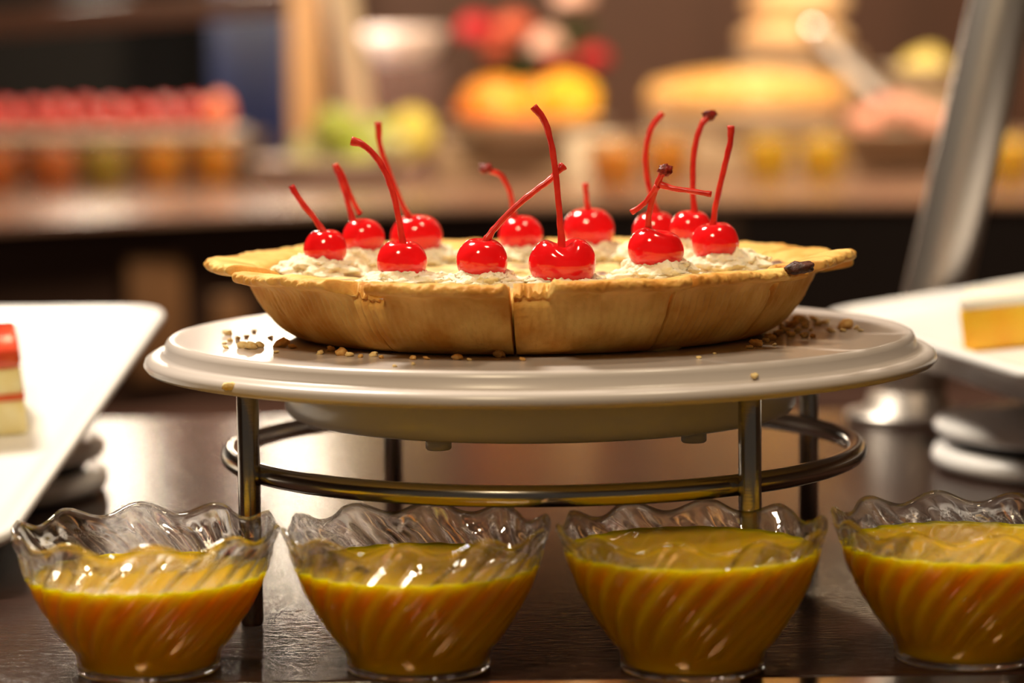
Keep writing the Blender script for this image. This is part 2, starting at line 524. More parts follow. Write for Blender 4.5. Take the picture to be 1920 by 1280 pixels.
# ------------------------------------------------------------------ cream dollops and cherries
def dollop(name, rx, ry, h, seed, ridges=7):
    V = []; n1, n2 = 34, 96
    for i in range(n1):
        f = i / (n1 - 1)
        for k in range(n2):
            a = 2 * math.pi * k / n2
            prof_r = max(0, 1 - (f * .985) ** 3.0) ** .6 * (1 - .22 * f)
            sw = 1 + .10 * math.cos(ridges * (a + f * 1.4 + seed)) * (1 - f * .4)
            p = Vector((math.cos(a) * prof_r * 1.6 + seed * 3, math.sin(a) * prof_r * 1.6, f * 2.2))
            w = 1 + .24 * noise.noise(p) + .16 * noise.noise(p * 2.9) + .12 * noise.noise(p * 6.5)
            z = f * h * (1 + .18 * noise.noise(p * 1.3 + Vector((9, 2, 1)))) + f * (.0016 * noise.noise(p * 4.5) + .0011 * noise.noise(p * 9))
            V.append((rx * prof_r * sw * w * math.cos(a), ry * prof_r * sw * w * math.sin(a), max(z, 0)))
    F = gridfaces(n1, n2, False, True)
    F.append(tuple(range(n2))); F.append(tuple(range((n1 - 1) * n2, n1 * n2)))
    return mesh_from(name, V, F)


def cherry_mesh(name, rx, rz, dimple=.28, heart=0.0, seed=0):
    V = []; n1, n2 = 30, 40
    for i in range(n1):
        t = math.pi * i / (n1 - 1)
        for k in range(n2):
            a = 2 * math.pi * k / n2
            r = math.sin(t) ** .92
            z = -math.cos(t)
            u = max(0, 1 - math.sin(t) / .62)
            if z > 0: z -= dimple * u * u * 1.5 + heart * math.exp(-(math.sin(t) * math.cos(a) / .30) ** 2) * sm(.2, .9, z)
            else: z *= .94
            w = 1 + .035 * noise.noise(Vector((math.cos(a) * r * 1.3 + seed * 4, math.sin(a) * r * 1.3, z * 1.3)))
            V.append((rx * r * math.cos(a) * w, rx * r * math.sin(a) * w * (.92 if heart else 1), rz * z * w))
    F = gridfaces(n1, n2, False, True)
    F.append(tuple(range(n2))); F.append(tuple(range((n1 - 1) * n2, n1 * n2)))
    return mesh_from(name, V, F)


ANG = [-47, -17, 13, 43, 73, 100, 131, 161, 191, 222, 253, 282]
RC = .068
def depth_for(a): return -RC * math.cos(R_(a))
# key: px, py, width px, height px, angle, label, stems [(pts),radius], dimple, heart, dollop(rx,h)
CH_ = [
 ('a', 754, 486, 95, 76, -47, 'glossy red cherry whose very long stem bends over at its square cut tip',
  [[(757, 468), (750, 425), (740, 375), (724, 327), (702, 291), (680, 271), (659, 264)]], None, .30, 0),
 ('b', 904, 488, 97, 84, -17, 'round red cherry with a straight stem leaning over toward the crossing tall stem',
  [[(912, 449), (930, 425), (962, 392), (1000, 360), (1032, 336), (1047, 320), (1056, 311)]], None, .15, 0),
 ('c', 1055, 489, 128, 96, 13, 'large heart-shaped red cherry with the tallest dark red stem, at the broken crust edge',
  [[(1053, 460), (1049, 405), (1043, 335), (1034, 272), (1020, 225), (1000, 199)]], None, .20, .26),
 ('d', 1229, 464, 106, 78, 43, 'red cherry with a forked stem of three short arms and a dark knob',
  [[(1214, 434), (1218, 395), (1228, 358), (1238, 333), (1245, 320)], [(1233, 349), (1222, 364), (1205, 384), (1184, 398)], [(1238, 346), (1262, 353), (1295, 358), (1334, 364)]],
  (1247, 319), .26, .08),
 ('e', 1341, 447, 90, 64, 73, 'small red cherry with a slim outward stem on the ridged cream rosette by the raisin',
  [[(1335, 428), (1344, 375), (1358, 315), (1369, 268), (1371, 236)]], None, .26, 0),
 ('l', 1296, 426, 80, 66, 100, 'red cherry with upright stem ending in a dark hooked knob',
  [[(1302, 405), (1299, 345), (1302, 285), (1313, 240), (1327, 217)]], (1331, 215), .24, 0),
 ('k', 1228, 426, 84, 62, 131, 'red cherry behind the forked stem, its own tall stem curving over to one side',
  [[(1231, 400), (1222, 370), (1213, 330), (1211, 285), (1221, 242), (1242, 212)]], None, .22, 0),
 ('j', 1104, 421, 97, 66, 161, 'red cherry with a short straight upright stub of a stem',
  [[(1102, 392), (1099, 368), (1097, 344)]], None, .22, 0),
 ('i', 976, 442, 84, 78, 191, 'red cherry with a short crooked stem ending in a blackened tip',
  [[(963, 408), (960, 380), (955, 357), (940, 330), (925, 322), (908, 316)]], (910, 316), .20, 0),
 ('h', 781, 432, 98, 62, 222, 'red cherry with a long nearly upright stem crossing behind the bent one',
  [[(768, 409), (750, 375), (729, 322), (713, 275), (709, 229)]], None, .25, 0),
 ('g', 681, 443, 80, 68, 253, 'red cherry with a stem folded back on itself in a narrow loop',
  [[(661, 411), (650, 372), (638, 335), (628, 309)], [(628, 309), (642, 328), (655, 362), (668, 388), (675, 400)]], None, .22, 0),
 ('f', 610, 462, 82, 66, 282, 'red cherry with a thin stem slanting out over the bare crust',
  [[(605, 432), (586, 405), (563, 376), (546, 349)]], None, .22, 0),
]
for key, px, py, wpx, hpx, ang, lab, stems, knob, dim, heart in CH_:
    Y = depth_for(ang)
    top = py - hpx / 2
    hpx = max(hpx, wpx * (.84 if heart else .90))
    c = atY(px, top + hpx / 2, Y)
    s = (Y + CD) / CF
    rx, rz = wpx * s / 2, hpx * s / 2 * 1.04
    # cream under it
    zt = PZ + .0215
    hgt = max(c[2] - rz * .16 - zt, .0055)
    mw = {'e': 1.5, 'd': 1.5, 'f': 1.6, 'a': 1.5, 'b': 1.4, 'c': 1.4}.get(key, 1.45)
    dl = {'a': 'lumpy cream mound under the cherry with the very long bent stem', 'b': 'smeared cream mound under the cherry with the straight leaning stem',
          'c': 'low cream mound under the large heart-shaped cherry', 'd': 'cream mound under the cherry with the forked stem',
          'e': 'ridged cream rosette next to the burnt raisin on the crust', 'f': 'lumpy cream mound beside the bare crust under a thin-stemmed cherry',
          'g': 'cream mound under the cherry with the folded stem', 'h': 'smooth cream mound under the cherry with the long nearly upright stem',
          'i': 'cream mound under the cherry with the crooked blackened stem', 'j': 'cream mound under the cherry with the short stub stem',
          'k': 'cream mound under the cherry behind the forked stem', 'l': 'cream mound under the cherry with the dark hooked stem knob'}[key]
    d_o = add('cream_dollop', dollop('cream_dollop', .0125 * mw, .0125 * mw * .9, hgt, ord(key) * .37, 9 if key == 'e' else 7), M['cream'],
              loc=(c[0] + (.004 if key in 'eh' else -.003 if key in 'f' else 0), Y, zt - .001))
    tag(d_o, dl, 'cream', 'cream dollops on the pie')
    ch = thing('cherry', lab, 'cherry', (c[0], c[1], c[2] - rz), group='cherries on the pie')
    tl = {'d': .25, 'c': -.05, 'e': -.1, 'a': .05, 'b': 0.02}.get(key, random.uniform(-.12, .12))
    add('flesh', cherry_mesh('flesh', rx, rz, dim, heart, ord(key)), M['cherry'], ch, loc=(0, 0, rz), rot=(0.10, tl, random.uniform(-.3, .3) if heart == 0 else .15))
    org = np.array([c[0], c[1], c[2] - rz])
    for si, pts in enumerate(stems):
        P = []
        for q, (x, y) in enumerate(pts):
            f = q / (len(pts) - 1)
            dy = (.006 * f * math.sin(ord(key) * 1.3)) if si == 0 else .006 * math.sin(ord(key) * 1.3) * .7 + .004 * f * (1 if si == 1 else -1)
            P.append(atY(x, y, Y + dy) - org)
        if si == 0: P.insert(0, P[0] + (P[0] - P[1]) / np.linalg.norm(P[0] - P[1]) * .005)
        r0 = .00125 if si == 0 else .00105
        fl2 = {'a': 1.5, 'c': 1.3, 'b': 1.5}.get(key, 1.15)
        so = add('stem', tube('stem', P, lambda f: r0 * (1.25 - .35 * min(1, f * 3)) * (1 + (fl2 - 1) * sm(.8, 1, f)), 10, 8, jitter=.22), M['stem'], ch)
        if si == 0 and knob:
            kp = atY(knob[0], knob[1], Y + .006 * math.sin(ord(key) * 1.3)) - org
            add('stem_knob', blob('stem_knob', .0025, .0019, .0019, .7, 2.4, ord(key), 3, oct2=.2), M['stem_tip'], so, loc=kp)

# ------------------------------------------------------------------ crumbs on the plate
DISC = BVHTree.FromPolygons([v.co for v in disc_o.data.vertices], [tuple(q.vertices) for q in disc_o.data.polygons])
cr_meshes = [blob('crumb', 1, 1, .75, .5, 1.8, i * 3.3, 2, oct2=.25) for i in range(6)]
cr_b = [blob('crumb', 1, 1, .75, .5, 1.8, i * 4.7 + 1, 2, oct2=.25) for i in range(3)]
for m_ in cr_meshes: m_.materials.append(M['crumb'])
for m_ in cr_b: m_.materials.append(M['crumb_brown'])
def crumb(px, py, size, brown=False, z=.0981, lab=None):
    p = atZ(px, py, z)
    if lab:                                                  # on the stepped rim: where the line of sight meets the plate
        h = DISC.ray_cast(Vector(CAM - np.array([PX, 0, 0])), Vector(ray(px, py)).normalized())[0]
        p = np.array(h) + np.array([PX, 0, 0]); z = p[2]
    me = random.choice(cr_b if brown else cr_meshes)
    o = add('crumb', me, None, loc=(p[0], p[1], z + size * .45), rot=(random.uniform(-.4, .4), random.uniform(-.4, .4), random.uniform(0, 6)))
    o.scale = (size * random.uniform(.8, 1.3), size * random.uniform(.8, 1.3), size * random.uniform(.7, 1))
    tag(o, lab or ('browned pie crust crumb lying on the white plate' if brown else 'small pale gold pie crumb lying on the white plate'), 'crumb',
        None if lab else ('browned crumbs on the plate' if brown else 'pale crumbs on the plate'))
for x, y, s, b in ((427, 628, .0022, 0), (446, 636, .0012, 0), (431, 640, .0011, 0), (476, 622, .0011, 0), (462, 632, .0010, 0), (455, 652, .0022, 0), (470, 654, .0024, 0),
                   (487, 651, .0018, 0), (424, 653, .0011, 0), (507, 634, .0009, 0), (529, 650, .0026, 1), (548, 653, .0017, 1), (421, 645, .0009, 0), (518, 662, .0010, 0),
                   (620, 658, .0017, 1), (600, 664, .0013, 0), (640, 666, .0022, 1), (655, 668, .0015, 0), (676, 670, .0011, 1), (700, 668, .0016, 0), (715, 672, .0011, 1),
                   (740, 688, .0009, 0), (774, 674, .0014, 1), (800, 674, .0011, 1), (858, 674, .0017, 1), (935, 670, .0024, 1), (880, 676, .0009, 0), (980, 676, .0011, 1), (775, 684, .0008, 0),
                   (1500, 604, .0030, 0), (1486, 612, .0026, 1), (1510, 614, .0020, 0), (1470, 622, .0022, 0), (1458, 630, .0024, 1), (1482, 630, .0018, 0), (1445, 637, .0020, 1),
                   (1437, 641, .0016, 0), (1528, 602, .0019, 0), (1533, 610, .0014, 0), (1548, 607, .0017, 0), (1508, 632, .0019, 0), (1524, 632, .0012, 1), (1558, 623, .0015, 0),
                   (1585, 616, .0031, 1), (1580, 622, .0014, 0), (1605, 617, .0013, 0), (1613, 621, .0010, 0), (1417, 649, .0024, 1), (1406, 653, .0013, 0), (1425, 644, .0011, 0),
                   (1495, 622, .0015, 0), (1465, 612, .0013, 0), (1475, 606, .0012, 0), (1310, 672, .0009, 0), (1340, 664, .0008, 0), (1452, 648, .0010, 0), (1520, 620, .0009, 0)):
    crumb(x, y, s * .95, bool(b))
crumb(430, 730, .0024, False, .0924, 'golden crumb stuck on the outer rim of the white plate above a leg')
crumb(1414, 707, .0013, False, .0924, 'tiny pale crumb on the stepped lower rim of the white plate')
p = atZ(1242, 655, .0981)
fk = add('crust_flake', blob('crust_flake', .0085, .0040, .0042, .35, 1.7, 8, 3, oct2=.12), M['crust'], loc=(p[0], p[1] - .001, .1005), rot=(.3, -.25, .25))
tag(fk, 'broken crust flake lying against the foot of the pie under a seam', 'crust')

# ------------------------------------------------------------------ dessert cups
NF, NW = 24, 10
outer = [(0, .0), (.0205, .0), (.0232, .0003), (.0238, .0012), (.0238, .0045), (.0246, .0070), (.0270, .0105), (.0305, .0158), (.0340, .0215), (.0368, .0270),
         (.0388, .0320), (.0402, .0362), (.0412, .0395), (.0424, .0420), (.0434, .0440), (.0441, .0455), (.0442, .0468)]
inner = [(.0435, .0477), (.0423, .0466), (.0411, .0436), (.0402, .0408), (.0394, .0374), (.0382, .0330), (.0362, .0276), (.0333, .0220), (.0297, .0163), (.0260, .0112),
         (.0236, .0078), (.0226, .0055), (.0222, .0030), (.0200, .0022), (0, .0022)]


def dense(P, step=.0007):
    Q = [P[0]]
    for a, b in zip(P[:-1], P[1:]):
        n = max(1, int(abs(b[1] - a[1]) / step))
        Q += [(a[0] + (b[0] - a[0]) * i / n, a[1] + (b[1] - a[1]) * i / n) for i in range(1, n + 1)]
    return Q


def flute(r, z, a):
    f = sm(.0055, .012, z) * (1 - .75 * sm(.0385, .043, z))
    tw = (z / .045) * R_(58)
    w = math.cos(NF * (a - tw))
    rr = r + f * .00095 * w * (r / .036)
    q = sm(.036, .046, z)
    wv = math.cos(NW * (a - R_(64)))
    rr += q * .0008 * wv
    return rr, z + q * .0019 * wv


def cup_mesh():
    n = 240
    prof = dense(outer + inner)
    V = []; F = []; idx = []
    for r, z in prof:
        if r == 0:
            idx.append([len(V)] * n); V.append((0, 0, z)); continue
        idx.append(list(range(len(V), len(V) + n)))
        for k in range(n):
            a = 2 * math.pi * k / n
            rr, zz = flute(r, z, a)
            V.append((rr * math.cos(a), rr * math.sin(a), zz))
    for i in range(len(prof) - 1):
        for k in range(n):
            q = list(dict.fromkeys([idx[i][k], idx[i][(k + 1) % n], idx[i + 1][(k + 1) % n], idx[i + 1][k]]))
            if len(q) > 2: F.append(q)
    return mesh_from('cup_body', V, F)


def jelly_mesh(level):
    n = 240
    pr = [(0, .0020)] + [(r + (.00025 if z > .003 else 0), z - .0001) for r, z in reversed(inner) if 0 < r and z < level - .001]
    zi = sorted([(z, r) for r, z in inner if r > 0])
    rl = float(np.interp(level, [z for z, r in zi], [r for z, r in zi]))
    pr += [(rl + .00025, level), (rl - .0012, level - .0006), (rl - .004, level - .0009), (rl * .5, level - .0009), (0, level - .0009)]
    pr = dense(pr)
    V = []; F = []; idx = []
    for r, z in pr:
        if r == 0:
            idx.append([len(V)] * n); V.append((0, 0, z)); continue
        idx.append(list(range(len(V), len(V) + n)))
        for k in range(n):
            a = 2 * math.pi * k / n
            rr, _ = flute(r, z, a)
            V.append((rr * math.cos(a), rr * math.sin(a), z))
    for i in range(len(pr) - 1):
        for k in range(n):
            q = list(dict.fromkeys([idx[i][k], idx[i][(k + 1) % n], idx[i + 1][(k + 1) % n], idx[i + 1][k]]))
            if len(q) > 2: F.append(q)
    return mesh_from('jelly', V, F)


CUP = cup_mesh(); CUP.materials.append(M['cup'])
for (x, y, lv, rz, lab) in (
        (-.1220, -.1368, .0328, 0.0, 'ruffled clear cup of yellow jelly, lowest filled, by the square platter with red-topped cake'),
        (-.0322, -.1400, .0352, 21.0, 'ruffled clear cup of yellow jelly, second from the square platter with red-topped cake'),
        (.0583, -.1450, .0405, 15.5, 'ruffled clear cup of amber jelly, fullest, in front of a stand leg'),
        (.1502, -.1335, .0392, 30.0, 'ruffled clear cup of yellow jelly by the platter holding the yellow cake block')):
    t = thing('dessert_cup', lab, 'dessert cup', (x, y, .0001), (0, 0, R_(rz)), 'jelly cups along the counter edge')
    add('cup_body', CUP, None, t)
    add('jelly', jelly_mesh(lv), M['jelly'], t)


# ------------------------------------------------------------------ square platters on pedestals
def rsq(half, rc, n=8):
    P = []
    for cx, cy, a0 in ((1, 1, 0), (-1, 1, 90), (-1, -1, 180), (1, -1, 270)):
        for i in range(n + 1):
            a = R_(a0 + 90 * i / n)
            P.append((cx * (half - rc) + rc * math.cos(a), cy * (half - rc) + rc * math.sin(a)))
    return P


def platter_mesh(half, depth):
    layers = [(half * .70, .03, -depth), (half * .80, .03, -depth * .85), (half * .93, .022, -.010), (half - .002, .018, -.0055), (half, .018, -.0025), (half - .001, .018, 0),
              (half - .004, .017, .0004), (half - .009, .015, -.0012), (half * .925, .014, -.0048), (half * .895, .014, -.0052)]
    V = []
    for hf, rc, z in layers: V += [(x, y, z) for x, y in rsq(hf, rc)]
    n = 36
    F = gridfaces(len(layers), n, False, True)
    F.append(tuple(range(n))); F.append(tuple(range((len(layers) - 1) * n, len(layers) * n)))
    return mesh_from('dish', V, F)


def platter(corner, u, v, size, depth, foot, name, label):
    """corner: rim corner; u, v edge directions away from it; foot: xy of the pedestal"""
    u = np.array(u, float); u /= np.linalg.norm(u)
    v = np.array(v, float); v -= u * np.dot(u, v); v /= np.linalg.norm(v)
    n = np.cross(u, v)
    sgn = 1
    if n[2] < 0: n = -n; sgn = -1
    c = np.array(corner) + (u + v) * size / 2
    t = thing(name, label, 'platter', (foot[0], foot[1], 0))
    Mx = Matrix(((u[0], sgn * v[0], n[0], c[0] - foot[0]), (u[1], sgn * v[1], n[1], c[1] - foot[1]), (u[2], sgn * v[2], n[2], c[2]), (0, 0, 0, 1)))
    d = add('dish', platter_mesh(size / 2, depth), M['platter'], t)
    d.matrix_local = Mx
    ped = thing('pedestal', None, None); ped.parent = t
    add('base_plate', lathe('base_plate', [(0, 0), (.072, 0), (.0775, .002), (.079, .006), (.0775, .0100), (.070, .0112), (0, .0112)], 72), M['platter'], ped)
    add('dark_gap', lathe('dark_gap', [(0, .0110), (.068, .0110), (.068, .0165), (0, .0165)], 60), M['black'], ped)  # black disc put in for the dark of the gap between the discs
    zt = np.dot(np.array([c[0], c[1], c[2]]) - np.array([foot[0], foot[1], 0]), n) / n[2] - depth
    add('upper_base', lathe('upper_base', [(0, .0160), (.070, .0160), (.0765, .0175), (.078, .0210), (.0755, .0245), (.060, .0275), (.035, .0310), (.025, zt + .004), (0, zt + .004)], 72), M['platter'], ped)
    return c, u, v, n


# tilted platter with the red-topped cake
cL = atY(322, 570, .32)
pN = atY(20, 1003, .0)
vL = pN - cL
uL = np.array([-1, -vL[0] / vL[1] * -1 * -1, 0.0]); uL = np.array([-1.0, vL[0] / vL[1], 0.0])
cl, ul, vl, nl = platter(cL, uL, vL, .335, .020, (-.272, .25), 'square_platter', 'white square platter tilted on a round pedestal, holding red-topped cake')
# platter with the yellow cake
cR = atY(1535, 582, .42)
pR = atY(1920, 697, .122)
pF = np.array(atY(1920, 520, .44))
cr_, ur, vr, nr_ = platter(cR, pF - cR, pR - cR, .31, .034, (.285, .292), 'square_platter', 'white square platter on a round pedestal, holding a yellow cake block')


def on_platter_frame(p, u, n, spin=0):
    z = Vector(n).normalized()
    x = Vector(u); x = (x - z * x.dot(z)).normalized()
    y = z.cross(x)
    m = Matrix((x, y, z)).transposed().to_4x4()
    return Matrix.Translation(Vector(p)) @ m @ Matrix.Rotation(R_(spin), 4, 'Z')


M['sponge'] = mat('pale_yellow_sponge', (.88, .72, .26), rough=.7, var=(.93, .83, .46), vscale=80, bump=.4, bscale=500)
M['redjelly'] = mat('red_topping', (.60, .03, .02), rough=.15, var=(.75, .16, .04), vscale=40, sss=.3, ssss=.004)
M['mango'] = mat('mango_cake', (.92, .46, .02), rough=.4, var=(.96, .58, .04), vscale=50, sss=.4, sssr=(1, .6, .1), ssss=.006)
M['frost'] = mat('white_frosting', (.92, .88, .74), rough=.4, var=(.95, .92, .82), vscale=60, sss=.3, ssss=.004)
pt_in = np.array(cl) - np.array(nl) * .005
q = onplane(-22, 788, pt_in, nl)
ck = thing('cake_slice', 'slice of yellow sponge with glossy red topping on the tilted platter', 'cake')
ck.matrix_world = on_platter_frame(q, (1, 0, 0), nl, 12)
add('sponge_base', box('sponge_base', .032, .05, .016, .002), M['sponge'], ck)
add('red_filling', box('red_filling', .0325, .0505, .003, .0012, z0=.0155), M['redjelly'], ck)
add('sponge_top', box('sponge_top', .031, .049, .012, .002, z0=.018), M['sponge'], ck)
add('red_topping', box('red_topping', .0315, .0495, .009, .003, z0=.0295), M['redjelly'], ck)
pr_in = np.array(cr_) - np.array(nr_) * .005
q = onplane(1880, 655, pr_in, nr_)
q = q + np.array([.004, .02, .0]) + ur * .0088; q = q - nr_ * np.dot(q - pr_in, nr_)
ck = thing('cake_block', 'bright yellow cake block with white frosting on the flat platter', 'cake')
ck.matrix_world = on_platter_frame(q, (1, -.25, 0), nr_, 0)
add('cake_base', box('cake_base', .050, .045, .020, .002), M['mango'], ck)
add('frosting', box('frosting', .0495, .0445, .006, .0025, z0=.0195), M['frost'], ck)

# ------------------------------------------------------------------ leaning steel post of the sneeze guard
b0 = atZ(1702, 786, 0)
b1 = atY(1880, 0, b0[1])
dv = (b1 - b0) / (b1 - b0)[2]
ps = thing('guard_post', 'thick leaning steel tube of the food guard behind the yellow cake platter', 'post', b0)
add('tube', tube('tube', [(0, 0, .002), tuple(dv * .15), tuple(dv * .35), tuple(dv * .75)], .0178, 32, 6), M['post_steel'], ps)
add('flange', lathe('flange', [(0, 0), (.034, 0), (.035, .002), (.034, .005), (.024, .007), (.021, .016), (0, .016)], 48), M['post_steel'], ps)

# ------------------------------------------------------------------ far counter: glasses, fruit, cakes
far_jelly = lathe('jelly', [(0, .004), (.026, .004), (.030, .012), (.036, .040), (.0375, .050), (0, .050)], 24)
far_glass = lathe('glass', [(0, 0), (.028, 0), (.030, .004), (.0335, .014), (.040, .046), (.043, .062), (.0415, .062), (.0385, .046), (.0318, .014), (.027, .0035), (0, .0035)], 24)
far_glass.materials.append(M['cup'])
FJ = {'amber': mat('amber_jelly', (.80, .36, .01), .15, trans=.35, sss=.5, ssss=.02, sssr=(1, .6, .05)),
      'yellow': mat('lemon_jelly', (.86, .60, .01), .15, trans=.35, sss=.5, ssss=.02, sssr=(1, .7, .05)),
      'orange': mat('orange_jelly', (.60, .16, .01), .15, trans=.35, sss=.5, ssss=.02, sssr=(1, .5, .05)),
      'olive': mat('olive_jelly', (.42, .32, .02), .15, trans=.35, sss=.5, ssss=.02)}
for px, py, kind, lab, grp in ((-8, 364, 'orange', 'glass of dull orange jelly on the far counter below the red fruit row', 'dull orange jelly glasses'),
                          (100, 362, 'orange', 'glass of dull orange jelly on the far counter below the red fruit row', 'dull orange jelly glasses'),
                          (196, 358, 'olive', 'glass of olive green jelly on the far counter', None),
                          (301, 352, 'amber', 'glass of amber jelly on the far counter beside the end of the red fruit row', 'amber jelly glasses'),
                          (403, 348, 'amber', 'glass of amber jelly on the far counter beside the end of the red fruit row', 'amber jelly glasses'),
                          (1152, 357, 'amber', 'glass of golden jelly in front of the riser by the white fruit dish', 'golden jelly glasses'),
                          (1250, 342, 'amber', 'glass of golden jelly in front of the riser by the white fruit dish', 'golden jelly glasses'),
                          (1440, 340, 'yellow', 'glass of yellow jelly in front of the riser under the far pie', 'yellow jelly glasses'),
                          (1543, 340, 'yellow', 'glass of yellow jelly in front of the riser under the far pie', 'yellow jelly glasses'),
                          (1895, 348, 'yellow', 'glass of bright lemon jelly on the far counter past the leaning post', None)):
    p = atZ(px, py, 0)
    t = thing('jelly_glass', lab, 'glass', (p[0], p[1], 0), group=grp)
    t.scale = (1.12, 1.12, 1.35)
    add('glass', far_glass, None, t)
    j = far_jelly.copy(); j.materials.clear(); j.materials.append(FJ[kind]); add('jelly', j, None, t)

M['riser'] = mat('taupe_riser', (.33, .24, .165), rough=.4, var=(.40, .30, .21), vscale=6)
M['riser_dark'] = mat('dark_riser', (.05, .03, .02), rough=.5)
def riser(x0, x1, ytop, Y, depth, m, label):
    a = atY(x0, ytop, Y); b = atY(x1, ytop, Y)
    z = (a[2] + b[2]) / 2
    o = add('display_riser', box('display_riser', b[0] - a[0], depth, z, .006), m, loc=((a[0] + b[0]) / 2, Y + depth / 2, 0))
    tag(o, label, 'riser'); return z
zr1 = riser(814, 1760, 258, 3.88, .40, M['riser'], 'long taupe riser block carrying the far pie and fruit dish')
zr2 = riser(-160, 470, 262, 3.95, .40, M['riser_dark'], 'dark riser block carrying the row of red fruit')
zr3 = riser(1790, 2200, 258, 3.78, .5, M['riser'], 'taupe riser block past the leaning post')

# row of red fruit pieces on a white tray
M['redfruit'] = mat('red_fruit', (.46, .008, .014), rough=.3, var=(.58, .06, .045), vscale=18, sss=.2, ssss=.01)
M['salmon'] = mat('salmon_fruit', (.85, .22, .09), rough=.3, sss=.2, ssss=.01)
M['tray'] = mat('pale_tray', (.62, .52, .44), rough=.3)
a = atY(-120, 255, 4.02); b = atY(438, 249, 4.02)
tray_o = o = add('serving_tray', box('serving_tray', b[0] - a[0] + .02, .2, .014, .005), M['tray'], loc=((a[0] + b[0]) / 2, 4.1, zr2))
tag(o, 'long pale tray under the row of red fruit', 'tray')
rm = [blob('red_fruit', .0238, .060, .030, .22, 1.3, i * 2.1, 2) for i in range(4)]
for m_ in rm: m_.materials.append(M['redfruit'])
sm_ = blob('red_fruit', .027, .060, .033, .15, 1.3, 9, 2); sm_.materials.append(M['salmon'])
k = 0
for px in range(-90, 420, 50):
    p = atY(px, 218, 4.07)
    last = px > 390
    o = add('fruit_piece', sm_ if last else rm[k % 4], None, loc=(p[0], p[1], zr2 + .014 + .028), rot=(0, 0, random.uniform(-.08, .08)))
    k += 1
    rest(o, [tray_o])
    tag(o, 'salmon coloured fruit piece ending the red row' if last else 'rounded red fruit piece in the row on the pale tray', 'fruit', None if last else 'red fruit row')

# melon pile on a grey dish
M['melon_y'] = mat('yellow_melon', (.60, .50, .05), rough=.4, var=(.66, .58, .14), vscale=14)
M['melon_g'] = mat('green_melon', (.22, .31, .02), rough=.4, var=(.34, .40, .06), vscale=14)
M['melon_p'] = mat('pale_melon', (.42, .44, .17), rough=.45, var=(.5, .5, .26), vscale=14)
M['lilac'] = mat('lilac_dish', (.76, .67, .67), rough=.3)
p = atZ(640, 345, 0)
dp = (-.318, 3.84)
oval = o = add('oval_dish', lathe('oval_dish', [(0, 0), (.092, 0), (.101, .006), (.152, .040), (.156, .044), (.150, .045), (.097, .012), (0, .010)], 48), M['lilac'], loc=(dp[0], dp[1], 0))
tag(o, 'lilac grey dish under the heap of green and yellow melon', 'dish')
def fruit(px, py, Y, wx, wz, m, lab, name='melon_chunk', seed=1, grp=None, cat='fruit', flat=None):
    p = atY(px, py, Y)
    s = (Y + CD) / CF
    o = add(name, blob(name, wx * s, wx * s * .8, wz * s, .18, 1.2, seed, 3, flat), m, loc=p)
    tag(o, lab, cat, grp); return o
heap = [oval]
for args, sd in (((588, 262, 3.87, 48, 40, M['melon_p'], 'pale green melon chunk at the end of the heap'), 2),
                 ((680, 258, 3.80, 47, 43, M['melon_g'], 'green melon chunk low in the heap beside the yellow one'), 4),
                 ((770, 252, 3.825, 46, 50, M['melon_y'], 'bright yellow melon chunk beside the orange fruit'), 6),
                 ((732, 285, 3.735, 36, 26, M['melon_p'], 'pale yellow melon chunk at the foot of the heap'), 7),
                 ((632, 240, 3.832, 46, 34, M['melon_g'], 'green melon chunk behind the cream coloured post'), 3),
                 ((716, 222, 3.918, 46, 46, M['melon_g'], 'olive green melon chunk behind the others in the heap'), 5)):
    o = fruit(*args, seed=sd); rest(o, heap); heap.append(o)

# orange fruit in a white dish on the riser
M['orange'] = mat('orange_fruit', (.80, .24, .012), rough=.4, var=(.92, .46, .06), vscale=10, sss=.2, ssss=.01)
M['orange_y'] = mat('golden_fruit', (.95, .58, .03), rough=.4, var=(.95, .50, .03), vscale=10, sss=.2, ssss=.01)
M['orange_d'] = mat('deep_orange_fruit', (.68, .17, .01), rough=.4, sss=.2, ssss=.01)
M['dish_w'] = mat('cream_dish', (.72, .64, .52), rough=.3)
pa = atY(985, 250, 3.95)
fdish = o = add('fruit_dish', lathe('fruit_dish', [(0, 0), (.09, 0), (.10, .004), (.150, .030), (.156, .034), (.148, .035), (.095, .010), (0, .008)], 48), M['dish_w'], loc=(pa[0], 3.96, zr1))
tag(o, 'cream coloured dish under the orange fruit on the riser', 'dish')
heap = [fdish]
for args in ((925, 195, 3.985, 64, 54, M['orange'], 'large orange fruit piece heaped in the cream dish', 'orange_piece', 12),
             (1062, 195, 3.985, 60, 56, M['orange_y'], 'golden yellow fruit piece heaped beside the large orange one', 'orange_piece', 13),
             (995, 205, 4.075, 46, 40, M['orange'], 'orange fruit piece wedged between the golden and large orange ones', 'orange_piece', 14),
             (893, 226, 3.87, 42, 22, M['orange_d'], 'deep orange fruit piece low in the cream dish', 'orange_piece', 15),
             (985, 230, 3.865, 42, 20, M['orange_d'], 'flat deep orange fruit piece at the front of the dish', 'orange_piece', 16),
             (1075, 228, 3.87, 40, 20, M['orange'], 'small orange fruit piece in front of the golden one', 'orange_piece', 17)):
    o = fruit(*args); rest(o, heap); heap.append(o)
a = atY(1128, 250, 3.75)
o = add('cream_box', box('cream_box', .09, .05, .085, .006), M['dish_w'], loc=(a[0] - .02, 3.72, 0))
tag(o, 'small cream coloured block standing before the riser', 'block')

